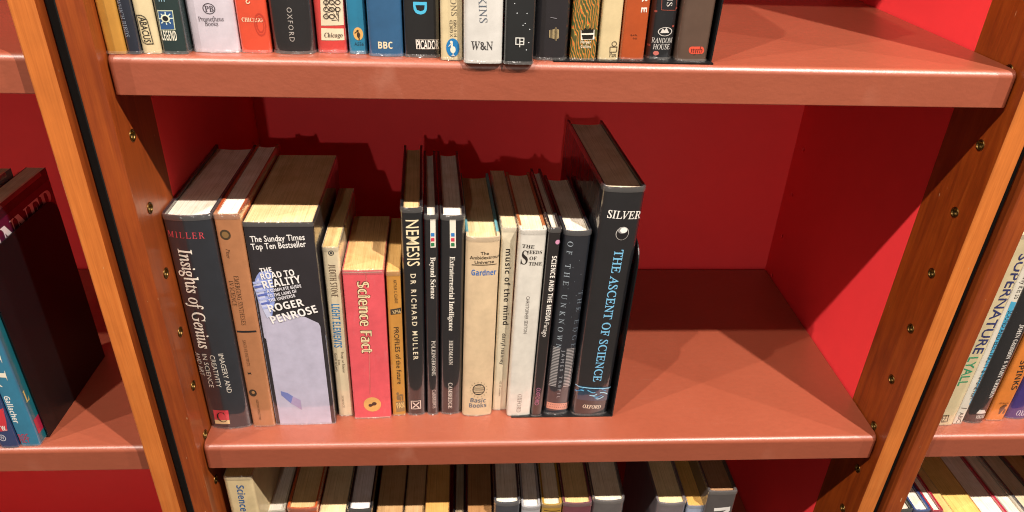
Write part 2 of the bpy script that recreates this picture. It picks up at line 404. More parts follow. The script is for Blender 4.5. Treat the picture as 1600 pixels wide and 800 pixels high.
# ------------------------------------------------------------------ books
class Book: pass
COUNT = [0]
def book(label, x0, x1, y, z, h, d, col, page='#e2d3b4', kind='hard', sag=0.003, rc=0.0022, lean=0.0, group=None, film=True, yaw=0.0,
         board=None, finish='gloss', wear=0.0, lip=None, headband=None, spinemat=None):
    b = Book(); w = x1-x0; b.w, b.h, b.d, b.y, b.sag, b.rc = w, h, d, y, sag, min(rc, w*0.3)
    b.finish = finish
    lr = math.radians(lean)
    lift = w/2*math.sin(abs(lr))
    b.loc = Vector(((x0+x1)/2, y, z+lift+0.0003)); b.rot = lr
    b.R = Matrix.Rotation(math.radians(yaw), 3, 'Z') @ Matrix.Rotation(lr, 3, 'Y')
    r = thing('book', label, 'book', b.loc, (0, lr, math.radians(yaw)), group); b.root = r
    t = 0.0026 if kind == 'hard' else 0.0006
    if lip is None: lip = 0.003 if kind == 'hard' else 0.0
    b.t = t
    m = spinemat or cover(col, finish, wear); b.mat = m
    yj = b.sag+b.rc+(0.007 if kind == 'hard' else 0.002)
    xs = [w/2*math.sin(math.pi/2*i/9) for i in range(-9, 10)]
    prof = [(-w/2, yj)] + [(x, yfront(b, x)) for x in xs] + [(w/2, yj)]
    inn = [(max(-w/2+t, min(w/2-t, x)), max(yy+t, yy) if yy < yj else yj) for x, yy in prof]
    bm = bmesh.new()
    rows = []
    for pts in (prof, inn):
        rows.append([[bm.verts.new((x, yy, zz)) for x, yy in pts] for zz in (0, h)])
    n = len(prof)
    for i in range(n-1):
        bm.faces.new((rows[0][0][i], rows[0][0][i+1], rows[0][1][i+1], rows[0][1][i]))
        bm.faces.new((rows[1][0][i+1], rows[1][0][i], rows[1][1][i], rows[1][1][i+1]))
        bm.faces.new((rows[0][1][i], rows[0][1][i+1], rows[1][1][i+1], rows[1][1][i]))
        bm.faces.new((rows[0][0][i+1], rows[0][0][i], rows[1][0][i], rows[1][0][i+1]))
    link('spine', bm, m, r, 40)
    bmat = cover(board, finish, wear) if board else m
    for s_ in (-1, 1):
        bm = bmesh.new(); xa = s_*w/2; xb = s_*(w/2-t)
        box(bm, min(xa, xb), max(xa, xb), yj+0.0001, d, 0, h)
        o = link('board', bm, bmat, r)
        if s_ > 0: b.board = o
    # page block: front follows the spine, fore edge hollow on hardbacks
    bm = bmesh.new(); hw = w/2-t-0.0002
    pts = [(x, yfront(b, x/hw*(w/2-b.rc))+t+0.0004) for x in [hw*math.sin(math.pi/2*i/5) for i in range(-5, 6)]]
    back = d-(0.0045 if kind == 'hard' else 0.0002)
    hollow = 0.003 if kind == 'hard' else 0.0
    pts += [(hw*(1-i/3), back-hollow*(1-(1-i/3)**2)) for i in range(0, 7)]
    lo, hi = lip, h-lip-(0.0002 if lip == 0 else 0)
    va = [bm.verts.new((x, yy, lo)) for x, yy in pts]; vb = [bm.verts.new((x, yy, hi)) for x, yy in pts]
    bm.faces.new(va[::-1]); bm.faces.new(vb)
    for i in range(len(pts)): bm.faces.new((va[i], va[(i+1) % len(pts)], vb[(i+1) % len(pts)], vb[i]))
    link('page_block', bm, pagemat(page), r, 30)
    if headband:
        bm = bmesh.new()
        for i in range(-6, 6):
            xa, xb = hw*i/6*0.94, hw*(i+1)/6*0.94
            ya, yb = yfront(b, xa)+t, yfront(b, xb)+t
            vs = [bm.verts.new(c) for c in ((xa, ya, hi-0.001), (xb, yb, hi-0.001), (xb, yb, hi+0.0012), (xa, ya, hi+0.0012), (xa, ya+0.0014, hi+0.0012), (xb, yb+0.0014, hi+0.0012))]
            bm.faces.new(vs[:4]); bm.faces.new((vs[3], vs[2], vs[5], vs[4]))
        link('headband', bm, cover(headband, 'cloth'), r)
    if film:
        rnd = random.Random(COUNT[0]+11)
        path = [(-w/2-0.0005, d*0.92), (-w/2-0.0005, d*0.5), (-w/2-0.0005, yj+0.01), (-w/2-0.0005, b.sag+b.rc)]
        path += [(x*(1+0.001/w), yfront(b, x)-0.0005) for x in [w/2*math.sin(math.pi/2*i/12) for i in range(-11, 12)]]
        path += [(w/2+0.0005, b.sag+b.rc), (w/2+0.0005, yj+0.01), (w/2+0.0005, d*0.5), (w/2+0.0005, d*0.92)]
        for (za, zb, zc) in ((h-0.004, h-0.0005, h+0.0016), (0.0022, 0.0010, 0.00005)):
            prev = None; bm = bmesh.new()
            for (x, yy) in path:
                k = rnd.uniform(-1, 1)
                out = 0.0004*k if za > h/2 else 0.0005+0.0007*rnd.random()
                up_ = za > h/2
                cx_ = x*(1-0.0010/w*2) if up_ else x
                q = [bm.verts.new((x, yy, za)), bm.verts.new((x, yy-out*0.4, zb)), bm.verts.new((cx_, yy+(0.0011 if up_ and abs(x) < w/2 else 0)-out*(0.4 if up_ else 1), zc+(0.0003*k if up_ else 0)))]
                if prev:
                    for i in range(2): bm.faces.new((prev[i], q[i], q[i+1], prev[i+1]))
                prev = q
            link('plastic_sleeve', bm, FILM, r, 60)
    COUNT[0] += 1
    return b
def yfront(b, x):
    hw = b.w/2
    q = min(1.0, max(0.0, (abs(x)-(hw-b.rc))/b.rc))
    return b.sag*(x/hw)**2 + b.rc*(1-math.sqrt(max(0.0, 1-q*q)))

def to_local(b, px):
    """a photo pixel on the spine -> (u, z) on the spine"""
    n = b.R @ Vector((0, -1, 0)); o = b.loc - n*0.001; d = pray(px)
    p = b.R.transposed() @ (CAM + d*((o-CAM).dot(n)/d.dot(n)) - b.loc)
    return Vector((p.x, p.z))
def lay_on(b, bm, name, mat, lay, label=None, nslice=6, slice_=True):
    """bend flat (u, z) artwork round the spine and make it a part of the book."""
    us = [v.co.x for v in bm.verts]
    if slice_ and us and (max(us)-min(us)) > 0.004:
        for i in range(1, nslice+5):
            u = -b.w/2 + b.w*i/(nslice+5)
            bmesh.ops.bisect_plane(bm, geom=bm.verts[:]+bm.edges[:]+bm.faces[:], plane_co=(u, 0, 0), plane_no=(1, 0, 0))
    lim = b.w/2-0.0003
    for v in bm.verts:
        u, zz = v.co.x, v.co.y
        u = max(-lim, min(lim, u))
        v.co = (u, yfront(b, u)-0.00016*lay, zz)
    for f in bm.faces: f.normal_update()
    if bm.faces and sum(f.normal.y*f.calc_area() for f in bm.faces) > 0:
        bmesh.ops.reverse_faces(bm, faces=bm.faces[:])
    return link(name, bm, mat, b.root, label=label)
def tx(b, s, style, col, a, e, hpx, lay=1, name='lettering', spacing=1.0, offset=0.0):
    """lettering whose mid-height line runs from photo pixel a to e; hpx = height of the capitals there, in pixels"""
    QUEUE.append(((s, style, spacing, offset), lambda bm: tx_lay(bm, b, s, col, a, e, hpx, lay, name)))
def tx_lay(bm, b, s, col, a, e, hpx, lay, name):
    A, E = to_local(b, a), to_local(b, e)
    x0 = min(v.co.x for v in bm.verts); x1 = max(v.co.x for v in bm.verts)
    y0, y1 = 0.0, 0.70
    if s.islower() and not any(c in s for c in 'bdfhklt'): y1 = 0.52
    dr = (E-A).normalized(); up = Vector((-dr.y, dr.x)); L = (E-A).length
    mx, my = (a[0]+e[0])/2, (a[1]+e[1])/2; dl = math.hypot(e[0]-a[0], e[1]-a[1])
    nx, ny = -(e[1]-a[1])/dl*hpx/2, (e[0]-a[0])/dl*hpx/2
    hm = abs((to_local(b, (mx+nx, my+ny))-to_local(b, (mx-nx, my-ny))).dot(up))
    for v in bm.verts:
        uu = (v.co.x-x0)/(x1-x0)*L; vv = ((v.co.y-y0)/(y1-y0)-0.5)*hm
        p = A+dr*uu+up*vv
        v.co = (p.x, p.y, 0)
    return lay_on(b, bm, name, cover(col, b.finish), lay)
def poly(b, col, pts, lay=1, name='printed_panel', px=True):
    bm = bmesh.new(); ps = [to_local(b, p) if px else Vector(p) for p in pts]
    bm.faces.new([bm.verts.new((p.x, p.y, 0)) for p in ps])
    return lay_on(b, bm, name, cover(col, b.finish) if not isinstance(col, bpy.types.Material) else col, lay)
def ring(b, col, c, rx, ry, lay=1, name='emblem', inner=None, n=28):
    """ellipse (or ring, inner = fraction) round a pixel; radii in pixels"""
    C = to_local(b, c)
    RX = abs((to_local(b, (c[0]+rx, c[1]))-C).x); RY = abs((to_local(b, (c[0], c[1]+ry))-C).y)
    bm = bmesh.new(); o_ = [(C.x+RX*math.cos(2*math.pi*i/n), C.y+RY*math.sin(2*math.pi*i/n)) for i in range(n)]
    vo = [bm.verts.new((x, y, 0)) for x, y in o_]
    if inner:
        vi = [bm.verts.new((C.x+(x-C.x)*inner, C.y+(y-C.y)*inner, 0)) for x, y in o_]
        for i in range(n): bm.faces.new((vo[i], vo[(i+1) % n], vi[(i+1) % n], vi[i]))
    else: bm.faces.new(vo)
    return lay_on(b, bm, name, cover(col, b.finish), lay)
def frame(b, col, pts, wd, lay=2, name='printed_frame', close=True):
    """a drawn line through pixels, wd wide in pixels, joined in one piece"""
    ps = [to_local(b, p) for p in pts]
    P = on_y(pts[0], b.y); k = ((P-CAM).dot(FWD))/FPX*wd/2
    bm = bmesh.new(); n = len(ps)
    for i in range(n if close else n-1):
        p, q = ps[i], ps[(i+1) % n]; dv = (q-p)
        if dv.length < 1e-7: continue
        dv.normalize(); s_ = Vector((-dv.y, dv.x))*k; e = dv*k*0.98
        bm.faces.new([bm.verts.new((c.x, c.y, 0)) for c in (p-e-s_, q-e-s_, q-e+s_, p-e+s_)])
    j = 0
    o = lay_on(b, bm, name, cover(col, b.finish), lay)
    return o
def lines(b, col, segs, wd, lay=2, name='drawing'):
    P = on_y(segs[0][0], b.y); k = ((P-CAM).dot(FWD))/FPX*wd/2
    bm = bmesh.new()
    for (p, q) in segs:
        p, q = to_local(b, p), to_local(b, q); dv = q-p
        if dv.length < 1e-7: continue
        dv.normalize(); s_ = Vector((-dv.y, dv.x))*k
        bm.faces.new([bm.verts.new((c.x, c.y, 0)) for c in (p-s_, q-s_, q+s_, p+s_)])
    return lay_on(b, bm, name, cover(col, b.finish), lay)

# ------------------------------------------------------------------ middle shelf
GM = 'books on the middle shelf'
def mid(label, x0, x1, y, h, d, col, lean, **k):
    return book(label, x0, x1, y, 0.0, h, d, col, lean=lean, group=GM, **k)

b = mid('thick dark blue hardback with white lettering down it, standing against the left post', 0.0004, 0.0428, 0.0258, 0.2452, 0.166, '#262b33', 0.0, page='#f0e8de', sag=0.004, rc=0.004, yaw=0.3)
tx(b, 'MILLER', 'serif', '#d84a56', (261, 366), (319, 368), 9.5, name='author_lettering', spacing=1.3)
tx(b, 'Insights of Genius', 'serif', '#fff8ea', (288.5, 389), (320.5, 544), 20.5, offset=0.012, name='title_lettering')
tx(b, 'IMAGERY AND', 'sans', '#d8d2c6', (345, 552), (359.5, 613), 7.5, name='subtitle_lettering')
tx(b, 'CREATIVITY', 'sans', '#d8d2c6', (331.6, 554), (343, 604), 7.5, name='subtitle_lettering')
tx(b, 'IN SCIENCE', 'sans', '#d8d2c6', (319, 553), (331, 605), 7.5, name='subtitle_lettering')
tx(b, 'AND ART', 'sans', '#d8d2c6', (307, 552), (316, 588), 7.5, name='subtitle_lettering')
poly(b, '#d23c4c', [(332.5, 641), (357, 640), (359, 655), (335, 656.5)], name='publisher_panel')
poly(b, '#e6cf9a', [(335, 656.6), (359, 655.1), (360, 661), (336, 662.5)], name='publisher_panel')
tx(b, 'C', 'serif', '#2a1c1c', (339, 651.5), (353.5, 650.5), 15, lay=2, name='publisher_mark')

b = mid('slim orange tan hardback split by a black line, second from the left post', 0.0436, 0.0662, 0.0284, 0.2455, 0.165, '#b57a52', 0.2, page='#f3ece4', sag=0.001, rc=0.002, lip=0.001, finish='gloss', board='#b4532c', yaw=0.6)
ring(b, '#4a3a26', (352.5, 366), 8.5, 8, name='emblem'); ring(b, '#8a6a40', (352.5, 366), 5.5, 5, lay=2, name='emblem')
tx(b, 'Piser', 'italic', '#4a3020', (356.3, 388), (358, 403), 6, name='author_lettering')
tx(b, 'EMERGING SYNTHESES', 'serif', '#3d2a1a', (369, 430), (381.6, 507), 7, name='title_lettering')
tx(b, 'IN SCIENCE', 'serif', '#3d2a1a', (361, 438), (367.5, 477.5), 7, name='title_lettering')
poly(b, '#1b1a20', [(367.5, 516), (400.5, 515.6), (401, 518.4), (368, 519)], name='black_line')
tx(b, 'SANTA FE INSTITUTE', 'serif', '#4a3220', (381.6, 530.6), (389, 571), 4.5, name='publisher_lettering')
tx(b, 'I', 'bserif', '#33241a', (389.5, 580), (391, 585), 5, name='volume_number')
ring(b, '#3a2c20', (395.5, 613), 6, 5.5, name='emblem'); ring(b, '#b08050', (396, 612), 2.6, 2.2, lay=2, name='emblem')
tx(b, 'ADDISON WESLEY 1987', 'sans', '#6a4a30', (402, 623), (407, 655), 3.6, name='publisher_lettering')

b = mid('very thick paperback, black above and pale lilac below with slanting white lettering', 0.0668, 0.1278, 0.0308, 0.2370, 0.154, '#26242a', 0.2, page='#e0c698', kind='soft', sag=0.0006, rc=0.0015, yaw=0.9)
poly(b, '#b9b6cc', [(385, 440), (405, 470), (424, 494), (467, 489.5), (540, 524), (540, 664), (420, 667)], name='lilac_panel')
poly(b, '#8fa0da', [(391, 444), (406, 424), (424, 420), (430, 470), (424, 500), (404, 470)], lay=2, name='blue_glow')
poly(b, '#c7cdea', [(393, 447), (404, 433), (412, 452), (424, 492), (418, 496)], lay=3, name='blue_glow')
for i in range(7):
    poly(b, '#5c6cb8' if i % 2 else '#aab6e6', [(395+i*2.6, 440+i*6.5), (411+i*2.0, 437+i*6.5), (412+i*2.0, 440.5+i*6.5), (396+i*2.6, 443+i*6.5)], lay=4, name='letter_shade')
tx(b, 'The Sunday Times', 'sans', '#efece8', (391, 373), (476, 369.5), 9.5, offset=0.012, name='strap_lettering')
tx(b, 'Top Ten Bestseller', 'sans', '#efece8', (392.5, 385), (478, 380), 9.5, offset=0.012, name='strap_lettering')
for s_, a, e, hh in (('THE', (406.5, 422), (425, 419.5), 7.5), ('ROAD TO', (408, 431), (460, 424), 9.5), ('REALITY', (411, 444), (470, 434.5), 12)):
    tx(b, s_, 'bsans', '#f4f1ee', a, e, hh, lay=5, name='title_lettering')
for s_, a, e, hh in (('A COMPLETE GUIDE', (417.5, 453.7), (471, 445), 4.8), ('TO THE LAWS OF', (419, 461.5), (464, 453), 4.8), ('THE UNIVERSE', (420.6, 468.5), (461.5, 460), 4.8)):
    tx(b, s_, 'bsans', '#e6e4ea', a, e, hh, lay=5, name='subtitle_lettering')
tx(b, 'ROGER', 'bsans', '#f4f1ee', (420, 481), (474, 470.5), 11.5, lay=5, name='author_lettering')
tx(b, 'PENROSE', 'bsans', '#f4f1ee', (424, 499), (495, 481), 12, lay=5, name='author_lettering')
poly(b, '#6f7cba', [(439, 610), (450, 613), (458, 618), (455, 629), (440, 616.5)], lay=2, name='blue_swoosh')
poly(b, '#a898bc', [(458, 618), (470, 624), (472, 639), (455, 629)], lay=2, name='blue_swoosh')

b = mid('short cream paperback with brown and blue condensed lettering, right of the lilac thick one', 0.1292, 0.1446, 0.0430, 0.2048, 0.129, '#dacbaa', 0.5, page='#dcbc84', kind='soft', sag=0.0005, yaw=1.3)
ring(b, '#3a3a38', (517.5, 394.5), 4.5, 4, inner=0.7, name='emblem'); ring(b, '#3a3a38', (517.5, 394.5), 2, 1.8, name='emblem')
tx(b, 'JUDITH STONE', 'outline', '#6e5a4a', (518.5, 412), (523.5, 463), 10, name='author_lettering', offset=0.01)
tx(b, 'LIGHT ELEMENTS', 'bsans', '#2f7cb2', (524, 474), (528.5, 542), 12, name='title_lettering')
tx(b, 'Essays on Science', 'sans', '#4a4238', (535, 549), (538, 581), 4, name='subtitle_lettering')
tx(b, 'from', 'sans', '#4a4238', (530, 561), (530.7, 569), 3.6, name='subtitle_lettering')
tx(b, 'Gravity to Levity', 'sans', '#4a4238', (524.5, 551), (527, 580), 4, name='subtitle_lettering')
tx(b, 'SCIENCE', 'sans', '#8a7a64', (535.5, 617), (537.5, 636), 3, name='small_lettering')

b = mid('short fat red paperback with outlined pale lettering and a yellow roundel', 0.1466, 0.1846, 0.0388, 0.1826, 0.111, '#d2525a', 0.6, page='#d9b07a', kind='soft', sag=0.0006, rc=0.0012, finish='paper', wear=0.10, yaw=2.1)
tx(b, 'Science Fact', 'bsans', '#6a3a30', (566.7, 438), (574, 551), 17, lay=1, name='title_shadow', offset=0.03)
tx(b, 'Science Fact', 'outline', '#e2cfa2', (567, 439), (574, 550), 16.5, lay=2, name='title_lettering', offset=0.012)
ring(b, '#d3a05c', (582, 630.8), 13.6, 11, name='roundel')
ring(b, '#4a2c22', (579, 632), 3, 2.3, lay=2, name='roundel_mark'); ring(b, '#4a2c22', (585, 629.5), 3.6, 2.6, lay=2, name='roundel_mark'); ring(b, '#4a2c22', (582, 631), 2, 1.4, lay=3, name='roundel_mark')
lines(b, '#c8766c', [((577, 550), (578.5, 615))], 0.8, name='spine_crease'); lines(b, '#c8766c', [((571.5, 425), (573, 440))], 0.8, name='spine_crease')
lines(b, '#e0b9a4', [((537, 424.5), (597, 424))], 1.2, name='worn_edge'); lines(b, '#e0b9a4', [((555, 652.5), (609, 650))], 1.0, name='worn_edge')

b = mid('narrow worn ochre paperback between the fat red one and a black one', 0.1862, 0.1994, 0.0428, 0.1786, 0.111, '#b98238', 0.7, page='#d3a664', kind='soft', sag=0.0004, rc=0.001, finish='paper', wear=0.25, yaw=2.6)
tx(b, 'ARTHUR C. CLARKE', 'sans', '#5c4424', (617, 436), (619.5, 473), 5, name='author_lettering')
poly(b, '#3c3226', [(610, 482.5), (628.5, 479.5), (629, 488.5), (610.5, 491)], name='price_tag')
tx(b, 'XP56', 'sans', '#d8bc88', (613, 487), (626, 485), 5.5, lay=2, name='price_lettering')
tx(b, 'PROFILES of the future', 'sans', '#40301c', (619, 510), (625, 599), 7.5, name='title_lettering', offset=0.01)
poly(b, '#8c7048', [(618.5, 627), (632, 625), (633, 641), (619.5, 643)], name='publisher_panel')
tx(b, 'PAN', 'bsans', '#d8b878', (620, 633), (631.5, 631.5), 8, lay=2, name='publisher_lettering')
for c_, rx, ry in (((621.5, 614), 2, 2.2), ((622.5, 620), 2.6, 4.2), ((627, 616.5), 3.4, 1.6), ((629, 621.5), 1.2, 3.6), ((625.5, 622), 1.2, 3.2)):
    ring(b, '#7c6240', c_, rx, ry, name='faun_mark', n=14)

b = mid('tall black hardback with big cream capitals down the top of its spine', 0.2014, 0.2212, 0.0428, 0.2450, 0.153, '#1a1c20', 0.75, page='#d8b888', sag=0.002, rc=0.003, yaw=3.0)
tx(b, 'NEMESIS', 'sans', '#f0dfb8', (644, 343), (646.5, 415), 20, name='title_lettering', offset=0.006, spacing=1.05)
tx(b, 'DR RICHARD MULLER', 'sans', '#e8dcc0', (645.5, 427), (649.8, 561), 8, name='author_lettering', offset=0.012, spacing=1.5)
frame(b, '#d8ccc0', [(642.5, 626), (657, 625), (657.4, 637), (643, 638)], 1.2, name='publisher_mark')
lines(b, '#d8ccc0', [((645, 628), (655, 636)), ((645, 636), (655, 627.5))], 1.8, name='publisher_mark')

def label_strip(b, x0, x1, yt, yb, xc):
    poly(b, '#e9e2d2', [(x0, yt), (x1, yt), (x1+0.4, yb), (x0+0.4, yb)], name='label_strip')
    for yy, c_ in ((365.8, '#2d7cc4'), (373.6, '#d03a56'), (381.2, '#2c7a4c')):
        poly(b, c_, [(xc-2.7, yy-2.7), (xc+2.7, yy-2.7), (xc+2.8, yy+2.7), (xc-2.6, yy+2.7)], lay=2, name='colour_square')
b = mid('slimmer of two black hardbacks with a white strip of coloured squares', 0.2222, 0.2350, 0.0430, 0.2378, 0.155, '#1d1e22', 0.85, page='#ece6de', sag=0.0016, rc=0.003, yaw=3.2)
label_strip(b, 672.2, 680.4, 342, 386, 676)
tx(b, 'Beyond Science', 'bserif', '#f1ebdf', (676.6, 401), (677, 466), 8, name='title_lettering')
tx(b, 'POLKINGHORNE', 'serif', '#ddd6cc', (677.2, 531.5), (677.8, 586), 5.8, name='author_lettering', offset=0.008)
tx(b, 'CAMBRIDGE', 'serif', '#d0c4bc', (678, 608), (678.8, 637), 5, name='publisher_lettering', offset=0.008)
b = mid('thicker of two black hardbacks with a white strip of coloured squares', 0.2364, 0.2588, 0.0436, 0.2370, 0.156, '#1d1e22', 1.0, page='#f0ebe4', sag=0.0022, rc=0.003, yaw=3.2)
label_strip(b, 702.6, 712, 342.5, 386.4, 707.4)
tx(b, 'Extraterrestrial Intelligence', 'bserif', '#f1ebdf', (707, 400), (705.2, 516), 8, name='title_lettering')
tx(b, 'HEIDMANN', 'serif', '#ddd6cc', (704.8, 531), (704.3, 569), 6, name='author_lettering', offset=0.008)
tx(b, 'CAMBRIDGE', 'serif', '#ddd6cc', (703.8, 597), (703.2, 637), 6, name='publisher_lettering', offset=0.008)

b = mid('worn parchment hardback with teal boards, blue surname near the top and chipped jacket', 0.2598, 0.2912, 0.0402, 0.2168, 0.146, '#cbb391', 1.1, page='#dcc79c', sag=0.0024, rc=0.003, board='#5f97a0', finish='paper', wear=0.22, headband='#7fb0b4', yaw=3.2)
tx(b, 'The', 'sans', '#2e241a', (751, 395.2), (764, 394.8), 5, name='title_lettering', offset=0.012)
tx(b, 'Ambidextrous', 'sans', '#2e241a', (734, 402.5), (780.7, 400.5), 5, name='title_lettering', offset=0.012)
tx(b, 'Universe', 'sans', '#2e241a', (741.6, 409.3), (772, 408), 5, name='title_lettering', offset=0.012)
lines(b, '#3a2e20', [((737, 413.2), (776, 412.6))], 1.2, name='rule_line')
tx(b, 'Gardner', 'bsans', '#2c62a8', (736.5, 425.5), (775.5, 425), 8.5, name='author_lettering')
ring(b, '#3a342c', (748, 607.7), 9.8, 8.6, name='publisher_mark', inner=0.86)
lines(b, '#3a342c', [((739.5, 605), (756.5, 605)), ((739, 608), (757, 608)), ((740.5, 611.5), (755.5, 611.5)), ((744, 601.5), (752, 601.5)), ((743.5, 614.5), (752.5, 614.5))], 1.2, name='publisher_mark')
lines(b, '#6a5e4c', [((748+12*math.cos(a_*0.42), 607.7+10.5*math.sin(a_*0.42)), (748+14*math.cos(a_*0.42), 607.7+12.3*math.sin(a_*0.42))) for a_ in range(15)], 0.7, name='publisher_mark')
tx(b, 'Basic', 'bsans', '#5a626e', (735, 624.5), (759, 625), 6.3, name='publisher_lettering')
tx(b, 'Books', 'bsans', '#5a626e', (733, 633), (760, 632.3), 6.3, name='publisher_lettering')

b = mid('slim cream paperback with bold black lower case lettering down it', 0.2922, 0.3068, 0.0494, 0.2226, 0.132, '#dcd1b6', 1.2, page='#d9c6a2', kind='soft', sag=0.0005, rc=0.0012, yaw=3.2)
tx(b, 'music of the mind', 'bsans', '#24201e', (794.5, 388), (789.5, 506.5), 8.2, name='title_lettering', spacing=1.12)
tx(b, 'darryl reanney', 'bsans', '#2c2724', (787.5, 520), (784, 568.5), 5.2, name='author_lettering', spacing=1.1)
tx(b, 'Hill of Content', 'sans', '#7c7060', (782.3, 594), (780.8, 618), 3.6, name='publisher_lettering')

b = mid('off white book with a large black serif initial at the top of its spine', 0.3075, 0.3327, 0.0395, 0.2250, 0.132, '#d6d2c8', 1.4, page='#e6d6b8', kind='hard', sag=0.0008, rc=0.0025, board='#a8663c', lip=0.001, yaw=3.2)
tx(b, 'THE', 'bserif', '#241f1c', (816, 383.5), (835, 385), 5.5, name='title_lettering')
tx(b, 'S', 'bserif', '#241f1c', (814.5, 401), (825, 401.5), 22, name='title_initial')
tx(b, 'EEDS', 'bserif', '#241f1c', (827, 393), (847, 393.4), 5.5, name='title_lettering')
tx(b, 'OF', 'bserif', '#241f1c', (827, 402.5), (838.5, 402.6), 5.5, name='title_lettering')
tx(b, 'TIME', 'bserif', '#241f1c', (826, 411), (847, 411.3), 5.5, name='title_lettering')
tx(b, 'CHRISTOPHER SEXTON', 'sans', '#5a5450', (825, 462), (820.3, 520), 5.4, name='author_lettering')
tx(b, 'OXFORD', 'serif', '#746a64', (812.3, 615), (809.8, 643), 6.5, name='publisher_lettering')

b = mid('very thin black book with a pink dot and bold white lettering', 0.3333, 0.3447, 0.0384, 0.2278, 0.137, '#1f1d1f', 1.6, page='#ece4d8', kind='hard', sag=0.0006, rc=0.0022, yaw=3.2)
ring(b, '#d896b8', (871.3, 377.5), 3.8, 3.5, name='pink_dot')
tx(b, 'SCIENCE AND THE MEDIA', 'bsans', '#f0ebe2', (866.3, 399), (855, 501), 7.2, name='title_lettering')
tx(b, 'Farago', 'sans', '#e4ded6', (854.3, 503), (851, 525.5), 7.4, name='author_lettering')
tx(b, 'OXFORD', 'sans', '#b06a90', (841.6, 605), (838.2, 632), 6.5, name='publisher_lettering')

b = mid('dark book with wide spaced faint capitals and two pale striped panels low down', 0.3472, 0.3738, 0.0412, 0.2226, 0.128, '#20242c', 1.8, page='#efe6d8', kind='hard', sag=0.003, rc=0.003, headband='#dcd6c8', yaw=3.4)
tx(b, 'OF THE UNKNOWN', 'serif', '#98a4ae', (891.6, 377), (872.3, 544), 8, name='title_lettering', spacing=1.9)
tx(b, 'THE EDGE', 'serif', '#66727e', (908, 455), (895.3, 543), 7, name='title_lettering', spacing=1.8)
for (xa, xb, xc, xd, ya, yb) in ((860, 875.5, 868.3, 855.3, 541.5, 603), (885.5, 901, 891.8, 879.5, 543.5, 604)):
    n_ = 26
    lines(b, '#a8a4a4', [((xa+(xd-xa)*(i+.5)/n_, ya+(yb-ya)*(i+.5)/n_), (xb+(xc-xb)*(i+.5)/n_, ya+(yb-ya)*(i+.5)/n_+0.6)) for i in range(n_)], 1.5, lay=1, name='striped_panel')
tx(b, 'JAMES TREFIL', 'sans', '#8e9298', (880.5, 546), (872, 621), 5, lay=2, name='author_lettering', spacing=1.5)
poly(b, '#c98a76', [(850.5, 628), (889, 630), (887.5, 640), (849.5, 637.5)], name='dotted_band')
lines(b, '#6a4a44', [((853+3.3*i, 631.0+0.1*i), (854.4+3.3*i, 631.0+0.1*i)) for i in range(10)]+[((852+3.3*i, 634.6+0.1*i), (853.4+3.3*i, 634.6+0.1*i)) for i in range(10)], 1.3, name='dotted_band')
lines(b, '#8a949e', [((903+((i*37) % 23)-11-0.11*k_, 395+k_), (903.7+((i*37) % 23)-11-0.11*k_, 395.5+k_)) for i, k_ in enumerate(range(0, 130, 11))], 0.9, name='star_dots')

b = mid('tallest black hardback with light blue title and a white pearl, against the bookend', 0.3772, 0.4168, 0.0388, 0.2682, 0.177, '#1b1c20', 2.0, page='#e8dcc4', kind='hard', sag=0.0026, rc=0.0045, yaw=4.2)
tx(b, 'SILVER', 'serif', '#f1ede6', (949.5, 334), (1002.5, 336.5), 12, name='author_lettering', offset=0.012)
ring(b, '#c4c0bb', (972, 364), 10.2, 10.2, inner=0.9, name='pearl_picture'); ring(b, '#141418', (972, 364.4), 9.2, 9.0, lay=2, name='pearl_picture')
ring(b, '#8c8a8a', (972.5, 359.0), 7.4, 5.0, lay=3, name='pearl_picture'); ring(b, '#f4f1ea', (974.0, 358.6), 5.6, 4.2, lay=4, name='pearl_picture')
tx(b, 'THE ASCENT OF SCIENCE', 'serif', '#79bfe6', (967.3, 389.5), (932.3, 595), 13, name='title_lettering', offset=0.012)
poly(b, '#17364c', [(898.5, 602.5), (955.5, 605), (951.5, 626), (895.5, 624)], name='picture_band')
rr = random.Random(5)
for i in range(9):
    xa = 899+rr.random()*40; ya = 606+rr.random()*14
    lines(b, ('#5fb2dc', '#9fd6ee', '#2f7fb2')[i % 3], [((xa+j*3, ya+3*math.sin(j*0.6+i)), (xa+j*3+3, ya+3*math.sin((j+1)*0.6+i))) for j in range(4)], 1.6, lay=2+i % 3, name='picture_wave')
lines(b, '#8fd0f0', [((899, 604), (955, 606.3))], 1.6, lay=5, name='picture_wave')
tx(b, 'OXFORD', 'serif', '#e6dcc6', (910.5, 634), (938.5, 635), 5.2, name='publisher_lettering', offset=0.01)

def bookend(label, x, y0, y1, z, h, bx0, lean, by0=None, group=None, side=1):
    r = thing('bookend', label, 'bookend', (x, 0, z), (0, 0, 0), group)
    bm = bmesh.new(); n = 8; R_ = 0.018
    pts = [(y0, 0.0012), (y1, 0.0012)]
    for c_, s0 in (((y1-R_, h-R_), 0), ((y0+R_, h-R_), math.pi/2)):
        pts += [(c_[0]+R_*math.cos(s0+math.pi/2*i/n), c_[1]+R_*math.sin(s0+math.pi/2*i/n)) for i in range(n+1)]
    a = [bm.verts.new((-0.0006, p[0], p[1])) for p in pts]; c = [bm.verts.new((0.0006, p[0], p[1])) for p in pts]
    bm.faces.new(a[::-1]); bm.faces.new(c)
    for i in range(len(pts)): bm.faces.new((a[i], a[(i+1) % len(pts)], c[(i+1) % len(pts)], c[i]))
    bmesh.ops.recalc_face_normals(bm, faces=bm.faces[:])
    o = link('upright_plate', bm, BLACK_METAL, r); o.rotation_euler = (0, math.radians(lean), 0)
    bm = bmesh.new(); box(bm, bx0-x, 0.0004, by0 if by0 is not None else y0, y1, 0.0001, 0.0011)
    link('foot_plate', bm, BLACK_METAL, r)
    return r
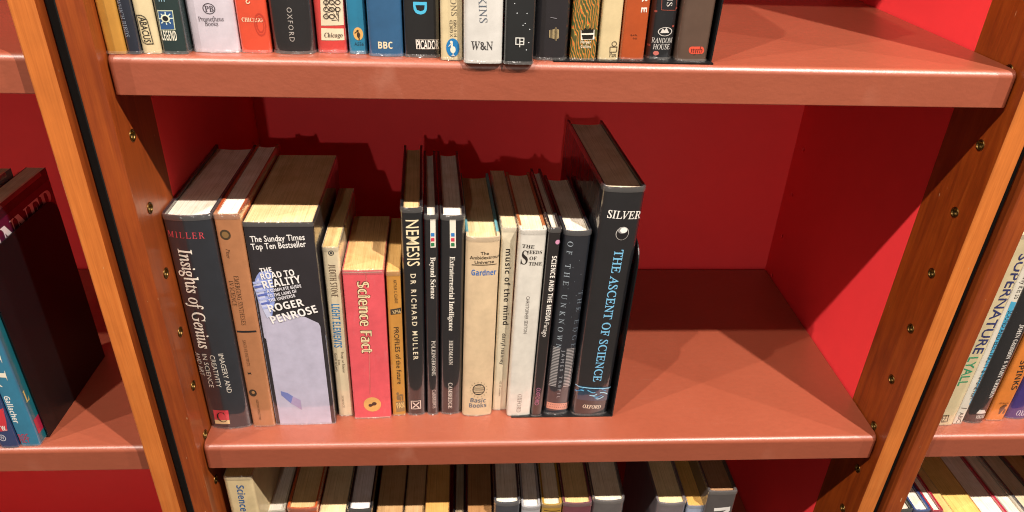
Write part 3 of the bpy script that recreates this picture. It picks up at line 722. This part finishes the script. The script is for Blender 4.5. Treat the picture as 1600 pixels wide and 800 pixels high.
bookend('black metal bookend on the middle shelf, right of the tallest black book', 0.4206, 0.037, 0.150, 0, 0.208, 0.312, 1.6, by0=0.0368, group='black metal bookends')

# ------------------------------------------------------------------ top shelf
GT = 'books on the top shelf'
def top(label, x0, x1, y, col, h, d=0.13, **k):
    return book(label, x0, x1, y, H, h, d, col, group=GT, **k)
b = top('plain amber yellow paperback against the left post of the top row', 0.0006, 0.0146, 0.004, '#c08a3a', 0.20, kind='soft', sag=0.0004)
b = top('narrow navy book with small grey capitals, second in the top row', 0.0153, 0.0246, 0.0045, '#232a38', 0.215, kind='hard', sag=0.0005)
tx(b, 'BY WHICH BIRDS', 'serif', '#8d97a6', (181, -14), (200.5, 57), 6.5, name='title_lettering')
b = top('cream paperback with a black framed name down the bottom of its spine', 0.0252, 0.0388, 0.0066, '#d6c59c', 0.197, kind='soft', sag=0.0004)
frame(b, '#2d2a26', [(213.5, 23), (221, 23), (227, 26), (231, 32), (240.5, 67.5), (230, 68), (225, 65.5), (221.5, 60)], 1.2, name='logo_frame')
tx(b, 'ABACUS', 'sans', '#2d2a26', (222.3, 26), (232, 65.5), 10.5, name='publisher_lettering', offset=0.012)
b = top('dark green book with a blue picture square and white block name', 0.0396, 0.0580, 0.0066, '#1f3232', 0.20, kind='soft', sag=0.0012)
poly(b, '#c8cfae', [(246, 15.5), (270.5, 15.5), (275, 46.5), (251, 47)], name='picture_square')
poly(b, '#2a5080', [(247.5, 17), (269.5, 17), (273.3, 45), (252, 45.5)], lay=2, name='picture_square')
lines(b, '#cfe0d8', [((259, 18), (261.5, 38)), ((249, 28.5), (271, 28)), ((252, 21), (268, 36)), ((267, 21), (253, 36))], 1.8, lay=3, name='star_flare')
ring(b, '#e4e6c8', (259.5, 28), 7, 6, lay=4, name='star_flare'); ring(b, '#121820', (259.5, 28), 4.6, 4, lay=5, name='star_flare')
tx(b, 'LEGEND', 'bsans', '#e4e0cc', (253, 55), (276.5, 55.5), 15, name='publisher_lettering')
lines(b, '#8fb4c4', [((249+4*i, -3), (249.7+4*i, 2)) for i in range(3)], 1.2, name='lettering_ends')
b = top('broad pale lilac hardback with a ringed monogram', 0.0590, 0.0941, 0.0125, '#c4bcc6', 0.24, 0.16, sag=0.002, rc=0.004)
ring(b, '#4a444c', (327, 13), 9.8, 8.6, inner=0.86, name='monogram')
tx(b, 'PB', 'bserif', '#4a444c', (320.5, 13), (334, 13), 9.5, name='monogram')
tx(b, 'Prometheus', 'serif', '#5a525a', (310, 29), (349.5, 29), 7.2, name='publisher_lettering', offset=0.006)
tx(b, 'Books', 'serif', '#5a525a', (320.5, 36.3), (341, 36.3), 7.2, name='publisher_lettering', offset=0.006)
b = top('bright orange red book beside the pale lilac one', 0.0947, 0.1170, 0.0140, '#cf4a30', 0.22, 0.14, sag=0.001)
tx(b, 'CHICAGO', 'bserif', '#ecd6b4', (378, 30), (410.5, 31), 6.5, name='publisher_lettering')
ring(b, '#b83a28', (407, 38), 9, 18, inner=0.85, name='red_print'); ring(b, '#b83a28', (407, 38), 6, 13, inner=0.8, name='red_print')
lines(b, '#ecd6b4', [((388+3*math.cos(i*.9), 2+3*math.sin(i*.9)), (388+3*math.cos(i*.9+.9), 2+3*math.sin(i*.9+.9))) for i in range(5)], 1.4, name='pale_print')
b = top('thick black hardback with grey capitals reading down, left of the red floral one', 0.1184, 0.1496, 0.0125, '#1d1d20', 0.24, 0.16, sag=0.003, rc=0.004)
tx(b, 'OXFORD', 'sans', '#a8a29c', (452, 11), (457.5, 64.5), 8, name='publisher_lettering', spacing=1.3)
b = top('red book with cream panels and a black floral scribble', 0.1506, 0.1732, 0.0180, '#c03c38', 0.22, 0.14, sag=0.0012)
poly(b, '#dccdb0', [(500, -25), (535, -25), (537.5, 39), (502, 39.5)], name='cream_panel')
rr = random.Random(3)
lines(b, '#2f2724', [((519+11*math.cos(i*1.9+j)*(.4+.6*rr.random()), 12+20*math.sin(i*2.3+j)*(.4+.6*rr.random())), (519+11*math.cos(i*1.9+j+.8), 14+19*math.sin(i*2.3+j+.5))) for i in range(9) for j in (0, 2)], 0.8, lay=2, name='floral_drawing')
for i in range(8): ring(b, '#2f2724', (510+(i % 3)*9, 3+(i//3)*11), 4.5, 4, inner=0.7, lay=3, name='floral_drawing', n=12)
poly(b, '#dccdb0', [(502, 43.5), (540.5, 44.5), (541, 62.5), (502.5, 62.5)], name='cream_panel')
tx(b, 'Chicago', 'bitalic', '#3a302c', (507, 54), (535.5, 54), 7.5, lay=2, name='publisher_lettering')
b = top('slim blue paperback with a bird in an orange oval', 0.1748, 0.1884, 0.0162, '#1f7496', 0.181, kind='soft', sag=0.0004)
ring(b, '#d9a860', (560, 52.3), 7.6, 10, name='bird_oval')
for c_, rx, ry in (((560.5, 54), 2.6, 4.4), ((559, 47.5), 1.7, 1.8), ((561.5, 60), 1.0, 2)): ring(b, '#3a2c1c', c_, rx, ry, lay=2, name='bird_mark', n=14)
lines(b, '#3a2c1c', [((559, 47.5), (554.5, 51))], 1.2, lay=3, name='bird_mark')
tx(b, 'A556', 'sans', '#173a4c', (554, 68), (568.5, 68.3), 5.5, name='shelf_number')
b = top('mid blue hardback with three bold cream capitals', 0.1902, 0.2162, 0.0105, '#2a587f', 0.24, 0.16, sag=0.0014, rc=0.003)
tx(b, 'BBC', 'bsans', '#e8d8b4', (591, 70), (613.5, 70.3), 10.5, name='publisher_lettering')
b = top('black book with one large light blue letter and a boxed white name', 0.2172, 0.2434, 0.0098, '#17191c', 0.22, 0.14, sag=0.0012)
tx(b, 'D', 'bsans', '#4ab4da', (656, 2.5), (656.8, 22), 21, name='title_lettering')
frame(b, '#d8cec2', [(650, 61.5), (686, 62), (686.5, 76), (651, 75.5)], 0.8, name='name_box')
tx(b, 'PICADOR', 'sans', '#ece4da', (651, 69), (686, 69.5), 14, name='publisher_lettering', offset=0.02)
b = top('cream paperback with a white bird in a blue oval', 0.2446, 0.2608, 0.0036, '#d3c198', 0.181, kind='soft', sag=0.0004)
tx(b, 'IONS', 'serif', '#6a6052', (708, -9), (709.8, 24), 9, name='title_lettering')
tx(b, 'ISBN 0 14', 'sans', '#5a5044', (711, 31), (711.6, 57), 4.6, name='number_lettering')
tx(b, '02.2073 X', 'sans', '#5a5044', (704.8, 31), (705.5, 57), 4.6, name='number_lettering')
ring(b, '#1776b4', (707.5, 74), 10.3, 14.5, name='bird_oval')
for c_, rx, ry in (((707.8, 77), 4.2, 5.5), ((706, 69), 1.8, 5), ((705.3, 65), 2.2, 2)): ring(b, '#e8e2d2', c_, rx, ry, lay=2, name='bird_mark', n=16)
lines(b, '#e8e2d2', [((706, 66), (701, 72)), ((708, 82), (708, 86.5)), ((705.5, 86.3), (711, 86.6))], 1.2, lay=3, name='bird_mark')
b = top('tall white hardback with slate letters and an ampersand, overhanging the shelf edge', 0.2618, 0.2904, -0.0040, '#cfcdc8', 0.24, 0.16, sag=0.0012, rc=0.003)
tx(b, 'KINS', 'serif', '#56606e', (753.5, -6), (755.6, 35), 12, name='author_lettering')
tx(b, 'W&N', 'serif', '#3e3c3c', (736, 70.5), (770.5, 71), 13, name='publisher_lettering', offset=0.008)
b = top('black hardback scattered with white stars and a squared white logo', 0.2916, 0.3140, -0.0044, '#191d20', 0.22, 0.15, sag=0.001, rc=0.003)
frame(b, '#d8d8d2', [(806, 58.5), (818.5, 59), (818, 69), (805.8, 68.5)], 1.5, name='logo_mark')
lines(b, '#d8d8d2', [((812.2, 59), (811.8, 73)), ((812.4, 64), (818, 64.2))], 1.5, lay=3, name='logo_mark')
for (px_, py_) in ((804, 5), (817, 39), (820.5, 36), (823.5, 20.5), (827.5, 45.5), (826, 66), (822.5, 77.5), (808, 20)): ring(b, '#cfd6dc', (px_, py_), 0.9, 0.8, name='star_dot', n=8)
b = top('charcoal hardback with a small gold comb shaped mark', 0.3152, 0.3410, 0.0080, '#222025', 0.235, 0.16, sag=0.002, rc=0.004)
lines(b, '#cdb584', [((858.5+2.0*i, 52.5-hh_), (858.7+2.0*i, 52.5+hh_)) for i, hh_ in enumerate((6, 6.5, 7, 7.5, 8, 10.5, 7.5, 7))], 0.8, name='gold_mark')
lines(b, '#8a8890', [((860, 26.5), (870, 28.5))], 0.9, name='scratch')
WAVY, nt_, b_ = newmat('marbled_print')
vv_ = objco(nt_, (1, 1, 0.75)); wv = node(nt_, 'ShaderNodeTexWave'); wv.inputs['Scale'].default_value = 34; wv.inputs['Distortion'].default_value = 8; wv.inputs['Detail'].default_value = 2.5; wv.inputs['Detail Scale'].default_value = 1.6
mpp = node(nt_, 'ShaderNodeMapping'); mpp.inputs['Scale'].default_value = (3.0, 1, 1.1); mpp.inputs['Rotation'].default_value = (0, 0.6, 0); tcc = node(nt_, 'ShaderNodeTexCoord'); nt_.links.new(tcc.outputs['Object'], mpp.inputs[0]); nt_.links.new(mpp.outputs[0], wv.inputs['Vector'])
rw = ramp(nt_, [(0.0, hx('#4a4a24')), (0.30, hx('#5c5228')), (0.42, hx('#b8a83a')), (0.55, hx('#c8582c')), (0.72, hx('#d0702c')), (0.85, hx('#5a6228')), (1.0, hx('#3c4a22'))]); nt_.links.new(wv.outputs['Fac'], rw.inputs[0]); nt_.links.new(rw.outputs[0], b_.inputs['Base Color'])
b_.inputs['Coat Weight'].default_value = 1; b_.inputs['Coat Roughness'].default_value = 0.06; b_.inputs['Coat IOR'].default_value = 1.8
b = top('paperback with a wavy orange and green marbled spine and a flame mark', 0.3430, 0.3628, 0.0086, '#8a6a2c', 0.20, 0.13, kind='soft', sag=0.0005, spinemat=WAVY)
poly(b, '#f0e8d8', [(907, 47), (928.5, 46), (928.5, 61), (907.5, 62)], name='flame_mark')
poly(b, '#15120f', [(908, 45), (911, 47), (914, 42.5), (918, 46), (922, 41.5), (924, 46), (927.5, 43), (927, 50.5), (908.5, 51)], lay=2, name='flame_mark')
poly(b, '#15120f', [(908.5, 54), (927, 53.5), (925.5, 60), (910, 60.5)], lay=2, name='flame_mark')
tx(b, 'Harper', 'bsans', '#e8dcc0', (907, 65), (923, 65.3), 4.5, name='publisher_lettering'); tx(b, 'Collins', 'bsans', '#e8dcc0', (907, 72), (923, 72.3), 4.5, name='publisher_lettering')
b = top('cream paperback with a small drawn reader above a short name', 0.3648, 0.3806, 0.0102, '#d0bd92', 0.19, 0.12, kind='soft', sag=0.0004)
ring(b, '#4a4034', (959.5, 68), 4.2, 4, inner=0.74, name='reader_mark'); frame(b, '#4a4034', [(953, 72.5), (964, 72.5), (963, 80.5), (952.5, 80.5)], 0.9, name='reader_mark')
tx(b, 'Pan', 'serif', '#3c342a', (951.5, 85), (962.5, 85), 7, name='publisher_lettering', offset=0.01)
b = top('rust orange paperback with two white capitals reading down', 0.3820, 0.4010, 0.0118, '#a8481c', 0.21, 0.13, kind='soft', sag=0.0006)
tx(b, 'RE', 'bsans', '#e6dcd2', (1008, -8), (1005.5, 19), 9, name='title_lettering', spacing=1.7)
lines(b, '#4a2010', [((985+3.6*i, 53+(i % 2)), (987.4+3.6*i, 55-(i % 2))) for i in range(3)]+[((989, 58), (991, 60)), ((993, 58), (994, 60.5))], 1.0, name='small_mark')
b = top('black floral hardback with a white oval emblem and two lined name', 0.4038, 0.4246, 0.0150, '#16191e', 0.195, 0.15, sag=0.003, rc=0.004)
ring(b, '#d6d2cc', (1039, 49), 11.3, 7, inner=0.88, name='oval_emblem')
poly(b, '#d6d2cc', [(1031, 51), (1035, 44), (1038, 47), (1041, 42.5), (1045, 51)], name='oval_emblem')
tx(b, 'RANDOM', 'serif', '#d6d2cc', (1018.5, 62.5), (1051, 63), 8, name='publisher_lettering'); tx(b, 'HOUSE', 'serif', '#d6d2cc', (1020.5, 72.5), (1046.5, 72.8), 8, name='publisher_lettering')
frame(b, '#8a4438', [(1035, -20), (1060, -20), (1056, 16), (1033, 15)], 1.0, name='title_frame')
tx(b, 'NS', 'serif', '#d6d2cc', (1047, -9), (1045.5, 9.5), 8.5, name='title_lettering')
for (px_, py_) in ((1025, 17.5), (1057.5, 13), (1052, 41), (1014.5, 71), (1024.5, 82.5)): ring(b, '#a04a40', (px_, py_), 2.2, 1.8, name='petal_dot', n=10)
ring(b, '#c06a60', (1024.5, 82.5), 4.5, 3.5, name='petal_dot', lay=2, n=12)
b = top('brown hardback with a red pill shaped label, last in the top row', 0.4262, 0.4508, 0.0112, '#574338', 0.180, 0.14, sag=0.001, rc=0.003)
pill = [(1080.5+5*math.cos(math.pi/2+math.pi*i/8), 78-5.8*math.sin(math.pi/2+math.pi*i/8)) for i in range(9)]+[(1095+5*math.cos(-math.pi/2+math.pi*i/8), 78-5.8*math.sin(-math.pi/2+math.pi*i/8)) for i in range(9)]
poly(b, '#d9513a', pill, name='pill_label')
tx(b, 'nyrb', 'serif', '#4a2018', (1079, 77), (1097, 77.4), 10, lay=2, name='publisher_lettering')
bookend('black metal bookend closing the row of books on the top shelf', 0.4535, 0.010, 0.13, H, 0.165, 0.33, 1.5, by0=0.0045, group='black metal bookends')

# ------------------------------------------------------------------ bottom shelf (only the tops are in view)
GB = 'books on the bottom shelf'
def low(label, px0, px1, y, d, col, page, kind='hard', sag=0.001, **k):
    A, E = on_y(px0, y), on_y(px1, y)
    zt = (A.z+E.z)/2
    return book(label, A.x+0.0003, E.x-0.0003, y, ZLOW, zt-ZLOW, d, col, page=page, kind=kind, sag=sag, group=GB, **k)
b = low('cream paperback with blue lettering at the left end of the bottom row', (347.5, 746), (393.5, 747), 0.012, 0.12, '#cdb98e', '#c9a468', 'soft', 0.0005, finish='paper')
tx(b, 'Science & Tech', 'bsans', '#2c5a8c', (375, 757), (388, 835), 11, name='title_lettering')
low('book with white page tops and pale boards, second in the bottom row', (408, 800), (445, 800), 0.036, 0.15, '#c4bfae', '#efe9e2', 'hard', 0.002)
low('book with orange boards and tan page tops in the bottom row', (447, 796), (495, 796), 0.036, 0.15, '#bd5426', '#dcc08e', 'hard', 0.002)
low('book with cream page tops and pale boards, right of the orange boarded one', (497, 806), (540, 806), 0.036, 0.15, '#d9ceb8', '#e6d2a8', 'soft', 0.0006)
low('book with white page tops between black boards, left of four brown topped books', (542, 798), (581, 798), 0.036, 0.15, '#17181c', '#ece8ee', 'hard', 0.002)
low('first of two brown topped books side by side left of the amber fronted one', (586, 812), (629, 812), 0.036, 0.15, '#7a4a26', '#b89468', 'soft', 0.0006)
low('second of two brown topped books side by side left of the amber fronted one', (630.5, 812), (662, 812), 0.036, 0.15, '#b49a6a', '#bd9a70', 'soft', 0.0006)
low('brown topped book with an amber lit front edge near the middle of the bottom row', (663.5, 803), (702, 803), 0.036, 0.15, '#b47a34', '#cfa05c', 'soft', 0.0006)
low('low narrow book sunk between two taller brown topped ones', (707, 826), (728, 826), 0.036, 0.12, '#1c1c22', '#a89880', 'hard', 0.001)
low('dark brown topped book left of the row of grey spined ones', (730, 814), (770, 814), 0.036, 0.15, '#5a3a22', '#a87c50', 'soft', 0.0006)
low('grey spined book with a crescent of white page tops, right of the dark brown one', (772, 787), (813.5, 788), 0.036, 0.15, '#3c3e46', '#f1ebe0', 'hard', 0.003, rc=0.004)
low('narrow white fronted book between a grey spined and a yellow spined one', (815, 793), (845.5, 794), 0.036, 0.15, '#a8a8ac', '#f3efe8', 'hard', 0.002)
b = low('book with a yellow and brown spine in the bottom row', (847, 790), (879, 790.5), 0.036, 0.15, '#b08a34', '#f0e4cc', 'hard', 0.002)
lines(b, '#4a3420', [((850, 797), (875, 797.5)), ((855, 806), (872, 806))], 1.5, name='spine_print')
low('book with a dull maroon spine in the bottom row', (880, 788), (926, 788.5), 0.036, 0.15, '#6e3a44', '#e6c890', 'hard', 0.0022)
low('broad grey spined book just left of the dark gap', (927, 785), (978, 784), 0.036, 0.15, '#5c5858', '#f3e9d4', 'hard', 0.0034, rc=0.005)
low('grey spined book leaning just right of the dark gap', (1028.5, 787), (1074, 790), 0.036, 0.15, '#6c6468', '#ecd9ac', 'hard', 0.003, rc=0.004)
low('book with a pale blue spine near the right end of the bottom row', (1075, 791), (1106, 791), 0.036, 0.15, '#9aa6bc', '#dcae62', 'soft', 0.0008)
b = low('dark grey book with a white letter, last of the bottom row', (1108, 770), (1153.5, 769), 0.030, 0.15, '#4c4848', '#a07c5c', 'hard', 0.001)
tx(b, 'NA', 'bsans', '#e6e2de', (1128, 792), (1122, 840), 24, name='title_lettering')

# ------------------------------------------------------------------ left bookcase
GL = 'books in the left bookcase'
b = book('blue paperback touching the dark bookend at the left edge', -0.1762, -0.1573, 0.0050, 0, 0.2345, 0.147, '#2c7594', page='#e6d6bc', kind='soft', sag=0.0006, group=GL, board='#24121c')
tx(b, 'Gallacher', 'bsans', '#e8e6e0', (10.5, 618), (27, 660), 8.5, name='author_lettering')
tx(b, 'ELL', 'bserif', '#e8dfcc', (-18, 520), (8, 604), 17, name='title_lettering')
tx(b, 'ROC', 'bsans', '#b03048', (29.5, 681), (45.5, 680), 7, name='publisher_lettering'); tx(b, 'FICT', 'bsans', '#b03048', (31, 688), (47, 687), 6, name='publisher_lettering')
def board_text(b, s, style, col, y0, y1, z0, z1, lay=1, name='cover_lettering', xw=None):
    QUEUE.append(((s, style, 1.0, 0.0), lambda bm: board_lay(bm, b, col, y0, y1, z0, z1, lay, name)))
def board_lay(bm, b, col, y0, y1, z0, z1, lay, name):
    x0 = min(v.co.x for v in bm.verts); x1 = max(v.co.x for v in bm.verts)
    for v in bm.verts:
        v.co = (b.w/2+0.00015*lay, y0+(v.co.x-x0)/(x1-x0)*(y1-y0)-b.y, z0+v.co.y/0.70*(z1-z0))
    for f in bm.faces: f.normal_update()
    if bm.faces and sum(f.normal.x*f.calc_area() for f in bm.faces) < 0: bmesh.ops.reverse_faces(bm, faces=bm.faces[:])
    return link(name, bm, cover(col, b.finish), b.root)
def board_rect(b, col, y0, y1, z0, z1, lay=1, name='cover_band'):
    bm = bmesh.new(); x = b.w/2+0.00015*lay
    bm.faces.new([bm.verts.new(c) for c in ((x, y0-b.y, z0), (x, y1-b.y, z0), (x, y1-b.y, z1), (x, y0-b.y, z1))])
    return link(name, bm, cover(col, b.finish), b.root)
board_rect(b, '#541434', 0.010, 0.1515, 0.176, 0.222)
board_text(b, 'WINNER', 'bserif', '#efeaea', 0.014, 0.149, 0.186, 0.216, lay=2)
board_rect(b, '#2c7a84', 0.139, 0.1515, 0.0, 0.176)
board_rect(b, '#1d6a78', 0.0085, 0.030, 0.0, 0.176, name='cover_edge')
board_rect(b, '#b02848', 0.0088, 0.030, 0.012, 0.030, lay=2, name='cover_print')
board_text(b, 'L', 'bserif', '#d8c070', 0.009, 0.0145, 0.052, 0.066, lay=2)
b = book('navy paperback with a red block, second from the dark bookend at the left edge', -0.1945, -0.1768, 0.0030, 0, 0.243, 0.127, '#2c3c66', page='#dccbb0', kind='soft', sag=0.0006, group=GL)
poly(b, '#c8303c', [(-16, 640), (7, 638), (12.5, 672), (-10, 674)], name='red_block')
tx(b, 'w.', 'bsans', '#ece6e0', (3, 668), (11, 668), 7, lay=2, name='small_lettering')
ring(b, '#c8c8d0', (4.5, 683), 5.5, 5, inner=0.8, name='round_mark'); tx(b, 'W', 'sans', '#c8c8d0', (1.5, 683), (7.5, 683), 5.5, name='round_mark')
book('book with pale page tops standing at the very left edge of the photo', -0.2160, -0.1952, 0.0040, 0, 0.246, 0.130, '#7a6a58', page='#e0d0b4', kind='hard', sag=0.001, group=GL)
bookend('large dark bookend plate against the blue paperback in the left bookcase', -0.1545, 0.0165, 0.147, 0, 0.206, -0.215, 0.0, by0=0.0165, group='black metal bookends')

# ------------------------------------------------------------------ right bookcase
GR = 'books in the right bookcase, upper shelf'
def right(label, x0, x1, y, h, d, col, **k): return book(label, x0, x1, y, 0, h, d, col, group=GR, **k)
b = right('cream book with navy capitals and a green surname beside the right post', 0.7560, 0.7908, 0.0170, 0.235, 0.15, '#d8caa2', kind='soft', sag=0.0008)
tx(b, 'SUPERNATURE', 'sans', '#2d3468', (1602, 396), (1526, 552), 14.5, offset=0.014, name='title_lettering')
tx(b, 'LYALL', 'sans', '#2f9a6c', (1521, 557), (1502, 602), 13.5, name='author_lettering', offset=0.012)
frame(b, '#4a4438', [(1473, 648), (1482, 647.5), (1479, 658), (1470, 658.5)], 0.9, name='publisher_mark'); tx(b, 'PN', 'sans', '#4a4438', (1476.5, 648.5), (1474, 657.5), 5, name='publisher_mark')
b = right('very thin white book with a light blue band down most of its spine', 0.7914, 0.8028, 0.0193, 0.232, 0.14, '#dbd5c6', kind='soft', sag=0.0003)
poly(b, '#45a7cc', [(1579, 470), (1590.5, 472), (1526, 634), (1513, 632)], name='blue_band')
tx(b, 'SOUND AND ELECTRICITY & MAGNETISM', 'sans', '#1d2c40', (1579, 484), (1518, 622), 7.5, lay=2, name='title_lettering')
tx(b, 'why it is so', 'sans', '#3c3a36', (1603, 430), (1587, 466), 8, name='series_lettering'); tx(b, 'ABC', 'sans', '#3c3a36', (1502.5, 643), (1496.5, 659), 6.5, name='publisher_lettering')
lines(b, '#3c3a36', [((1501, 636), (1510, 637))], 0.8, name='rule_line')
b = right('black hardback with two white joined names, between blue and orange spines', 0.8042, 0.8292, 0.0200, 0.24, 0.16, '#1e2024', kind='hard', sag=0.003, rc=0.004)
tx(b, 'JOHN GRIBBIN & MARY GRIBBIN', 'bserif', '#e6e0d8', (1597, 506), (1547.5, 621), 6.6, name='author_lettering')
poly(b, '#d8d4cc', [(1524.5, 645), (1530, 639), (1538, 640), (1541, 646)], name='publisher_mark'); tx(b, 'VIKING', 'bsans', '#d8d4cc', (1524, 650), (1539.5, 650.5), 5.5, name='publisher_mark')
b = right('orange spined book with a black dragon mark', 0.8322, 0.8524, 0.0235, 0.22, 0.14, '#d0782c', kind='soft', sag=0.0006, board='#4c4030')
tx(b, 'SPINKS', 'bsans', '#2e241c', (1599, 562), (1583, 608), 8.5, name='author_lettering')
for c_, rx, ry in (((1565, 637), 4, 4.5), ((1569, 633), 3.5, 2), ((1562, 642), 2, 4), ((1568, 642), 1.6, 4)): ring(b, '#5a3418', c_, rx, ry, name='dragon_mark', n=14)
tx(b, 'RED DRAGON', 'sans', '#5a3418', (1561, 629), (1575, 629.4), 2.6, name='small_lettering')
b = right('purple hardback at the right edge of the photo', 0.8552, 0.8860, 0.0255, 0.24, 0.16, '#35286e', kind='hard', sag=0.003, rc=0.004)
tx(b, 'OXFORD', 'serif', '#e0dae6', (1588, 644), (1618, 645), 8, name='publisher_lettering')

GQ = 'books in the right bookcase, lower shelf'
def rlow(label, px0, px1, y, d, col, page, kind='hard', sag=0.001, **k):
    A, E = on_y(px0, y), on_y(px1, y); zt = (A.z+E.z)/2
    return book(label, A.x+0.0003, E.x-0.0003, y, ZLOW, zt-ZLOW, d, col, page=page, kind=kind, sag=sag, group=GQ, **k)
rlow('white topped book with a dark green right board, half behind the right post', (1396, 799), (1429, 797), 0.020, 0.15, '#2c3a36', '#f1e9dc', sag=0.002)
rlow('white topped book with a blue right board beside the right post', (1430, 799), (1456.5, 799), 0.020, 0.15, '#2f4c86', '#f3ece0', sag=0.002)
rlow('narrow white topped book with a red right board beside the right post', (1457.5, 799), (1475.5, 800), 0.020, 0.15, '#a81e34', '#f3ece0', sag=0.001)
rlow('narrow tan topped paperback right of the red boarded one', (1476.5, 806), (1494, 806), 0.020, 0.15, '#c8a870', '#dcb878', 'soft', 0.0005)
rlow('wide yellow topped paperback in the lower right corner', (1495, 810), (1540, 811), 0.020, 0.15, '#c89a4c', '#e2bd6e', 'soft', 0.0005)
rlow('white topped book with a broad red right board in the lower right corner', (1541, 814), (1584, 815), 0.020, 0.15, '#b4203c', '#efe6da', 'hard', 0.001)
rlow('pale topped book right of the broad red board in the corner', (1585, 814), (1612, 815), 0.020, 0.15, '#b8b0a0', '#e8dfce', 'hard', 0.001)
rlow('dark grey backed book cut off by the lower right corner', (1613, 812), (1650, 813), 0.020, 0.15, '#3c4046', '#cdbfa4', 'hard', 0.001)
rlow('brown topped book furthest right along the lower shelf', (1651, 812), (1690, 813), 0.020, 0.15, '#5a3a28', '#c09860', 'hard', 0.001)

flush()
bpy.data.scenes.remove(TMP)
